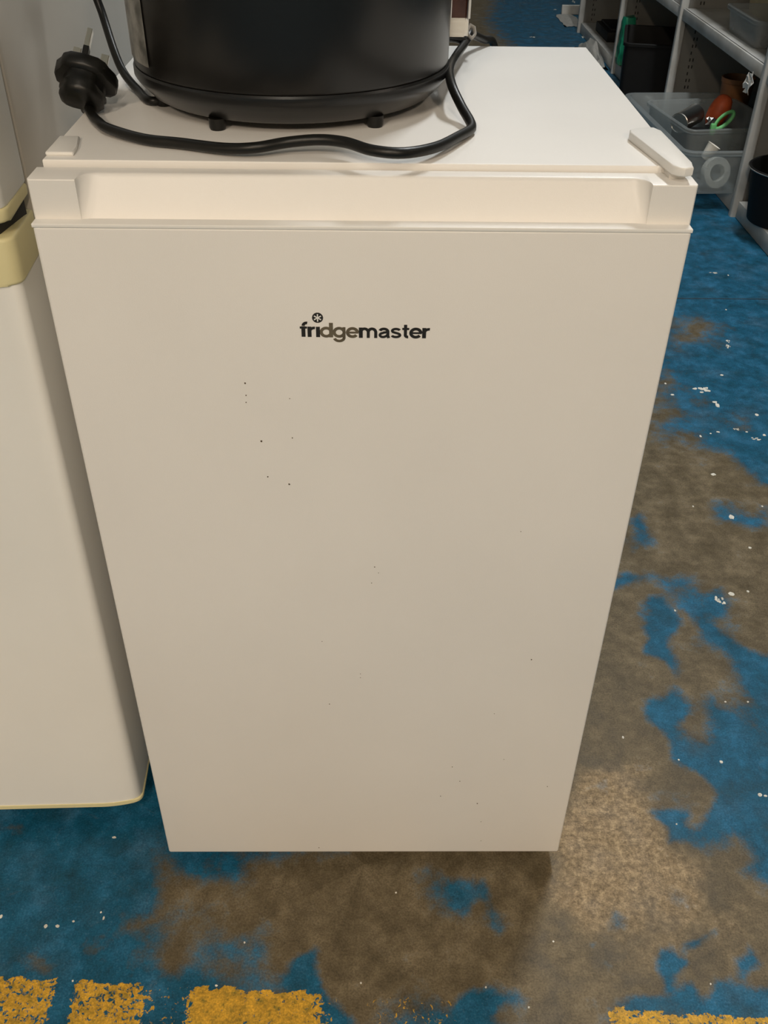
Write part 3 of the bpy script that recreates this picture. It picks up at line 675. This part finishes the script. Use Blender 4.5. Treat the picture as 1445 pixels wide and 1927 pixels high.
lay = [(0, .95, 1), (-.0012, 1.0, 1), (-.0085, 1.0, 1), (-.0105, .96, 1), (-.0120, .80, .86), (-.017, .78, .84), (-.020, .84, .90), (-.0225, .80, .86), (-.0255, .82, .88), (-.0285, .76, .84), (-.0305, .62, .8)]
add_loft(bm, [[tuple(PM @ Vector((x, y, z))) for x, y in plug_outline(s, k)] for z, s, k in lay])
pl = obj('plug', bm, M['black_rubber'], cord, 45)
def local_box(*a, bev=.0004):
    b = bm_new(); add_box(b, *a, bev, 1, PM); return b
obj('pin', local_box(-.002, .002, .009, .017, .006, .0227), M['pin'], pl, 40)
obj('pin_sleeve', local_box(-.0023, .0023, .0087, .0173, -.001, .0075), M['black_rubber'], pl, 40)
for s in (-1, 1):
    obj('pin', local_box(s * .0111 - .00315, s * .0111 + .00315, -.0110, -.0071, -.001, .0177), M['pin'], pl, 40)
bm = bm_new(); add_tube(bm, [tuple(PM @ Vector((0, -.020, -.012))), tuple(PM @ Vector((0, -.028, -.0135))), tuple(PM @ Vector((0, -.034, -.0155))), tuple(PM @ Vector((0, -.040, -.0175)))], lambda t: .0085 - .0035 * t, 14)
obj('cable_sleeve', bm, M['black_rubber'], pl, 60)
bm = bm_new(); add_tube(bm, [(.1010, .3800, .8700), (.1040, .3850, .8740), (.1080, .3850, .8720), (.1090, .3800, .8670), (.1060, .3760, .8640), (.1020, .3765, .8660)], .0016, 8, closed=True, flat=1.6)
obj('cable_tie', bm, M['gasket_grey'], cord, 60, label='grey tie round the cable bend')
bm = bm_new(); add_tube(bm, smooth_path(CB, 7), .0037, 12)
o = obj('loose_lead', bm, M['black_rubber'], None, 60)
tag(o, 'black cable rising beside the left flank of the rice cooker and tucked under it', 'cable')
bm = bm_new(); add_tube(bm, smooth_path([(.055, .30, .8795), (.075, .335, .872), (.090, .36, .866), (.1005, .374, .8605)], 6), .0036, 10)
obj('cooker_lead', bm, M['black_rubber'], ck, 60)

# ------------------------------------------------------------------ grey steel shelving along the aisle
rack = empty('shelving_unit', (1.35, 3.7, 0), 'long grey steel shelving with slotted end panels along the right of the aisle', 'shelves')
XF, XB = 1.148, 1.62
YS = [1.30, 2.27, 3.21, 4.15, 5.09]
for i, y in enumerate(YS):
    bm = bm_new()
    add_box(bm, XF + .02, XB, y - .004, y + .004, .0, 1.75)
    up = obj('side_panel', bm, M['rack_grey'], rack)
    bm = bm_new(); add_prism(bm, rounded(XF - .010, XF + .020, y - .013, y + .013, .006, 4), 0.0, 1.75); obj('front_post', bm, M['rack_light'], up, 40)
    bm = bm_new()
    for zz in np.arange(.06, 1.2, .024):
        for xx_ in (XF + .062, XF + .074):
            if (int(zz * 1000) // 24) % 3 == 2 and xx_ > XF + .07: continue
            add_box(bm, xx_ - .0022, xx_ + .0022, y - .0048, y + .0048, zz, zz + .011)
    obj('slot', bm, M['gasket_dark'], up, kind='stuff')
for i in range(4):
    ya, yb = YS[i] + .018, YS[i + 1] - .018
    obj('back_panel', add_box(bm_new(), XB - .006, XB, ya, yb, .0, 1.75), M['rack_grey'], rack)
    for zt in (.4345, .86, 1.30):
        bm = bm_new(); add_box(bm, XF + .004, XB - .006, ya, yb, zt - .006, zt)
        sh = obj('shelf_board', bm, M['rack_light'], rack)
        obj('front_lip', add_box(bm_new(), XF - .002, XF + .010, ya, yb, zt - .038, zt, .0025), M['rack_light'], sh, 40)
    bz = .052
    bs = obj('base_shelf', add_box(bm_new(), XF + .014, XB - .006, ya, yb, bz - .006, bz), M['rack_light'], rack)
    obj('kick_plate', add_box(bm_new(), XF + .004, XF + .016, ya, yb, .001, bz, .002), M['rack_light'], bs, 40)

# black bucket on the nearest base shelf
bx, by = 1.218, 2.085
bucket = empty('bucket', (bx, by, .052), 'black round bucket on the near base shelf at the right edge', 'bucket')
bm = bm_new(); add_lathe(bm, [(0, .052), (.088, .052), (.092, .056), (.112, .200), (.118, .202), (.120, .208), (.117, .211), (.113, .209), (.109, .200), (.089, .060), (0, .058)], bx, by, 56)
obj('body', bm, M['black_matt'], bucket, 35)
bm = bm_new(); add_tube(bm, [(bx + .121 * math.cos(a), by + .121 * math.sin(a) , .206 + .0 * a) for a in np.linspace(0, 2 * PI, 56, endpoint=False)], .0016, 8, closed=True); obj('rim_bead', bm, M['steel'], bucket, 60)

# translucent storage boxes and what lies in them
def open_box(bm, x0, x1, y0, y1, z0, z1, taper, r, t, rim, rot, c):
    """open tub: tapered walls, rolled rim"""
    def ring(i, z, g=0.0):
        k = (z1 - z) / (z1 - z0) * taper
        pts = rounded(x0 + k + i - g, x1 - k - i + g, y0 + k + i - g, y1 - k - i + g, max(r - i + g, .004), 6)
        ca, sa = math.cos(rot), math.sin(rot)
        return [(c[0] + (x - c[0]) * ca - (y - c[1]) * sa, c[1] + (x - c[0]) * sa + (y - c[1]) * ca, z) for x, y in pts]
    loops = [ring(.0, z0), ring(0, z1 - .012), ring(0, z1 - .012, rim), ring(0, z1 - .002, rim), ring(.002, z1, rim), ring(t - .001, z1, 0), ring(t, z1 - .002), ring(t, z0 + t)]
    add_loft(bm, loops); return bm
box1 = empty('storage_box', (1.20, 2.64, .053), 'large translucent storage box jutting out of the base shelf', 'box')
bm = bm_new(); open_box(bm, .950, 1.455, 2.300, 2.985, .055, .192, .018, .035, .003, .016, math.radians(3), (1.2, 2.64))
obj('body', bm, M['frost'], box1, 40)
box2 = empty('storage_tub', (1.15, 2.68, .075), 'smaller translucent tub nested inside the large storage box', 'box')
bm = bm_new(); open_box(bm, .995, 1.310, 2.490, 2.850, .066, .205, .014, .025, .0025, .010, math.radians(9), (1.15, 2.68))
obj('body', bm, M['frost'], box2, 40)
# contents
def ground(name, label, cat, loc): return empty(name, loc, label, cat)
t = ground('tin_can', 'grey metal can lying on its side in the nested tub', 'can', (1.07, 2.62, .15))
ax = (Vector((1.141, 2.745, .195)) - Vector((1.037, 2.637, .180))).normalized(); q = ax.to_track_quat('Z', 'Y').to_matrix().to_4x4(); q.translation = Vector((1.037, 2.637, .180))
bm = bm_new(); add_lathe(bm, [(0, .002), (.029, .002), (.031, 0), (.033, .002), (.0325, .005), (.0325, .105), (.033, .108), (.030, .110), (0, .109)], 0, 0, 32, q); obj('body', bm, M['steel'], t, 35)
bm = bm_new(); add_box(bm, 1.05, 1.16, 2.63, 2.75, .072, .140, .006, 2, Matrix.Rotation(.2, 4, 'Z') @ Matrix.Identity(4) if False else None)
o = obj('black_case', bm, M['black_matt'], None, 40); tag(o, 'flat black case at the bottom of the nested tub behind the can', 'case')
bm = bm_new(); add_box(bm, 1.085, 1.18, 2.545, 2.620, .072, .155, .010, 3)
o = obj('black_gadget', bm, M['black_matt'], None, 40); tag(o, 'black gadget beside the can at the front of the nested tub', 'gadget')
t = ground('orange_bulb', 'orange rounded squeeze bulb leaning in the nested tub', 'bulb', (1.19, 2.73, .14))
bm = bm_new(); add_lathe(bm, [(0, -.065), (.020, -.062), (.033, -.040), (.036, -.010), (.033, .015), (.026, .034), (.016, .044), (0, .047)], 0, 0, 28, Matrix.Translation((1.200, 2.735, .203)) @ Matrix.Rotation(.35, 4, 'Y')); obj('body', bm, M['orange'], t, 50)
bm = bm_new(); add_lathe(bm, [(0, -.02), (.011, -.02), (.011, .0), (0, .0)], 0, 0, 16, Matrix.Translation((1.172, 2.725, .125)) @ Matrix.Rotation(.35, 4, 'Y')); obj('neck', bm, M['orange'], t, 40)
t = ground('green_strap', 'bright green looped handle sticking up from the nested tub', 'handle', (1.165, 2.56, .17))
c0 = Vector((1.160, 2.560, .212)); e1 = Vector((.75, .2, .62)).normalized(); e2 = Vector((-.45, .1, .5)).normalized()
bm = bm_new(); add_tube(bm, [tuple(c0 + e1 * .036 * math.cos(a) + e2 * .014 * math.sin(a)) for a in np.linspace(0, 2 * PI, 28, endpoint=False)], .0045, 8, closed=True, flat=1.4); obj('loop', bm, M['green_bright'], t, 60)
bm = bm_new(); add_box(bm, 1.118, 1.136, 2.548, 2.564, .165, .202, .004); obj('clip', bm, M['green_bright'], t, 40)
rsf = random.Random(5)
for k, (fx, fy, fz) in enumerate(((1.150, 2.655, .180),)):
    bm = bm_new(); bmesh.ops.create_icosphere(bm, subdivisions=2, radius=.013, matrix=Matrix.Translation((fx, fy, fz)))
    for v in bm.verts: v.co += (v.co - Vector((fx, fy, fz))) * rsf.uniform(-.5, .6)
    o = obj('foil_scrap', bm, M['foil'], None); tag(o, 'crumpled silver foil scrap beside the can in the tub', 'scrap')
t = ground('plant_pot', 'brown plastic pot standing behind the nested tub', 'pot', (1.30, 2.84, .06))
bm = bm_new(); add_lathe(bm, [(0, .06), (.040, .06), (.043, .063), (.056, .245), (.059, .247), (.059, .262), (.056, .262), (.053, .250), (.040, .068), (0, .066)], 1.310, 2.925, 40); obj('body', bm, M['amber_pot'], t, 40)
# cream spool seen through the front of the box
t = ground('tape_roll', 'cream roll of tape on edge behind the front wall of the storage box', 'tape', (1.085, 2.36, .10))
q = Matrix.Translation((1.092, 2.346, .110)) @ Matrix.Rotation(math.radians(75), 4, 'X') @ Matrix.Rotation(.25, 4, 'Y')
bm = bm_new(); add_lathe(bm, [(.026, -.012), (.046, -.012), (.047, -.010), (.047, .010), (.046, .012), (.026, .012), (.026, -.012)], 0, 0, 40, q); obj('body', bm, M['ivory'], t, 40)
t = ground('cream_cup', 'small cream cup in the storage box in front of the nested tub', 'cup', (1.07, 2.42, .10))
bm = bm_new(); add_lathe(bm, [(0, 0), (.014, 0), (.021, .045), (.023, .048), (.019, .046), (.013, .003), (0, .003)], 0, 0, 24, Matrix.Translation((1.080, 2.440, .125)) @ Matrix.Rotation(.5, 4, 'Y')); obj('body', bm, M['ivory'], t, 40)

# white film scrap caught on the shelf corner
bm = bm_new(); rsq = random.Random(11); G = {}
for i in range(6):
    for j in range(6):
        G[i, j] = bm.verts.new((XF - .022 + .004 * rsq.uniform(-1, 1), 2.300 + .013 * i + .005 * rsq.uniform(-1, 1), .352 + .012 * j * (1 - .05 * i) + .005 * rsq.uniform(-1, 1)))
for i in range(5):
    for j in range(5):
        if (i, j) not in ((0, 0), (4, 0), (4, 4), (0, 1)): bm.faces.new((G[i, j], G[i + 1, j], G[i + 1, j + 1], G[i, j + 1]))
bmesh.ops.delete(bm, geom=[v for v in bm.verts if not v.link_faces], context='VERTS')
bmesh.ops.solidify(bm, geom=bm.faces[:], thickness=.001)
o = obj('film_scrap', bm, M['paper_white'], None); tag(o, 'crumpled white film caught under the shelf corner by the near post', 'scrap')

# on the shelf
t = empty('clear_box', (1.27, 2.68, .4345), 'clear plastic box on the steel shelf at the right edge', 'box')
bm = bm_new(); open_box(bm, 1.175, 1.40, 2.50, 2.80, .435, .515, .012, .02, .0025, .008, 0.0, (1.28, 2.65)); obj('body', bm, M['frost_clear'], t, 40)
t = empty('tote_box', (1.47, 3.02, .4345), 'beige plastic tote at the back of the shelf in the top right corner', 'box')
bm = bm_new(); open_box(bm, 1.345, 1.595, 2.84, 3.17, .4355, .62, .02, .025, .004, .012, 0.0, (1.47, 3.0)); obj('body', bm, M['tote_beige'], t, 40)
t = empty('dark_tray', (1.48, 2.66, .4345), 'dark olive tray beside the clear box on the shelf', 'tray')
bm = bm_new(); open_box(bm, 1.425, 1.60, 2.50, 2.82, .4355, .50, .012, .02, .004, .008, 0.0, (1.5, 2.66)); obj('body', bm, mat('olive', (.05, .047, .03), .6), t, 40)

# black crate, green bag and white scraps further down the aisle
t = empty('black_crate', (1.22, 3.75, .053), 'large black open crate standing on the base shelf behind the storage box', 'crate')
bm = bm_new(); open_box(bm, 1.040, 1.49, 3.55, 3.94, .0535, .248, .004, .02, .006, .008, math.radians(-13), (1.040, 3.55)); 
bmesh.ops.translate(bm, verts=bm.verts, vec=(0, 0, 0)); obj('body', bm, M['black_matt'], t, 40)
t = empty('green_bag', (1.2, 4.075, 0), 'green plastic bag wedged behind the black crate', 'bag')
bm = bm_new(); rg = random.Random(4); loops = []
for j in range(9):
    z_ = .056 + .195 * j / 8; s = 1 - .10 * j / 8
    loops.append([(1.168 + (x * s * .5) + .005 * rg.uniform(-1, 1), 4.075 + y * s * .5 + .006 * rg.uniform(-1, 1), z_ + .008 * rg.uniform(-1, 1) * (j > 0)) for x, y in rounded(-.055, .055, -.06, .06, .02, 3)])
add_loft(bm, loops); obj('body', bm, M['green_bag'], t, 50)
def crumpled(name, label, cat, cx, cy, rx, ry, h, seed, rot=0.0, z0=0.0):
    b = bm_new(); r_ = random.Random(seed); n = 9; g = {}
    for i in range(n):
        for j in range(n):
            u_, v_ = i / (n - 1) * 2 - 1, j / (n - 1) * 2 - 1
            k = math.hypot(u_, v_); e = 1 - .25 * max(0, k - .9) + .12 * r_.uniform(-1, 1)
            x_, y_ = rx * u_ * e, ry * v_ * e
            z_ = z0 + .003 + h * max(0, 1 - k * k * .9) * r_.uniform(.35, 1)
            g[i, j] = b.verts.new((cx + x_ * math.cos(rot) - y_ * math.sin(rot), cy + x_ * math.sin(rot) + y_ * math.cos(rot), z_))
    for i in range(n - 1):
        for j in range(n - 1): b.faces.new((g[i, j], g[i + 1, j], g[i + 1, j + 1], g[i, j + 1]))
    bmesh.ops.solidify(b, geom=b.faces[:], thickness=.002)
    o = obj(name, b, M['paper_white'], None, 50); tag(o, label, cat); return o
crumpled('plastic_bag', 'crumpled white plastic bag on the floor by the shelving beyond the green bag', 'bag', 1.100, 4.46, .040, .26, .10, 2)
crumpled('torn_wrapper', 'torn white wrapper lying flat on the floor at the far end of the shelving', 'wrapper', 1.150, 5.42, .06, .20, .012, 6)
t = empty('white_board', (1.15, 5.6, 0), 'white edge of a board leaning out of the far end of the shelving', 'board')
bm = bm_new(); add_box(bm, 1.135, 1.30, 5.60, 5.625, .0, .05, .003, 1, None); obj('panel', bm, M['paper_white'], t, 40)
t = empty('dark_case', (1.35, 4.70, .052), 'flat dark case on the base shelf at the far end of the shelving', 'case')
bm = bm_new(); add_box(bm, 1.19, 1.58, 4.56, 4.86, .053, .10, .006); obj('body', bm, M['black_matt'], t, 40)
bm = bm_new(); add_box(bm, 1.21, 1.56, 4.58, 4.84, .099, .112, .005); obj('lid', bm, M['black_matt'], t, 40)
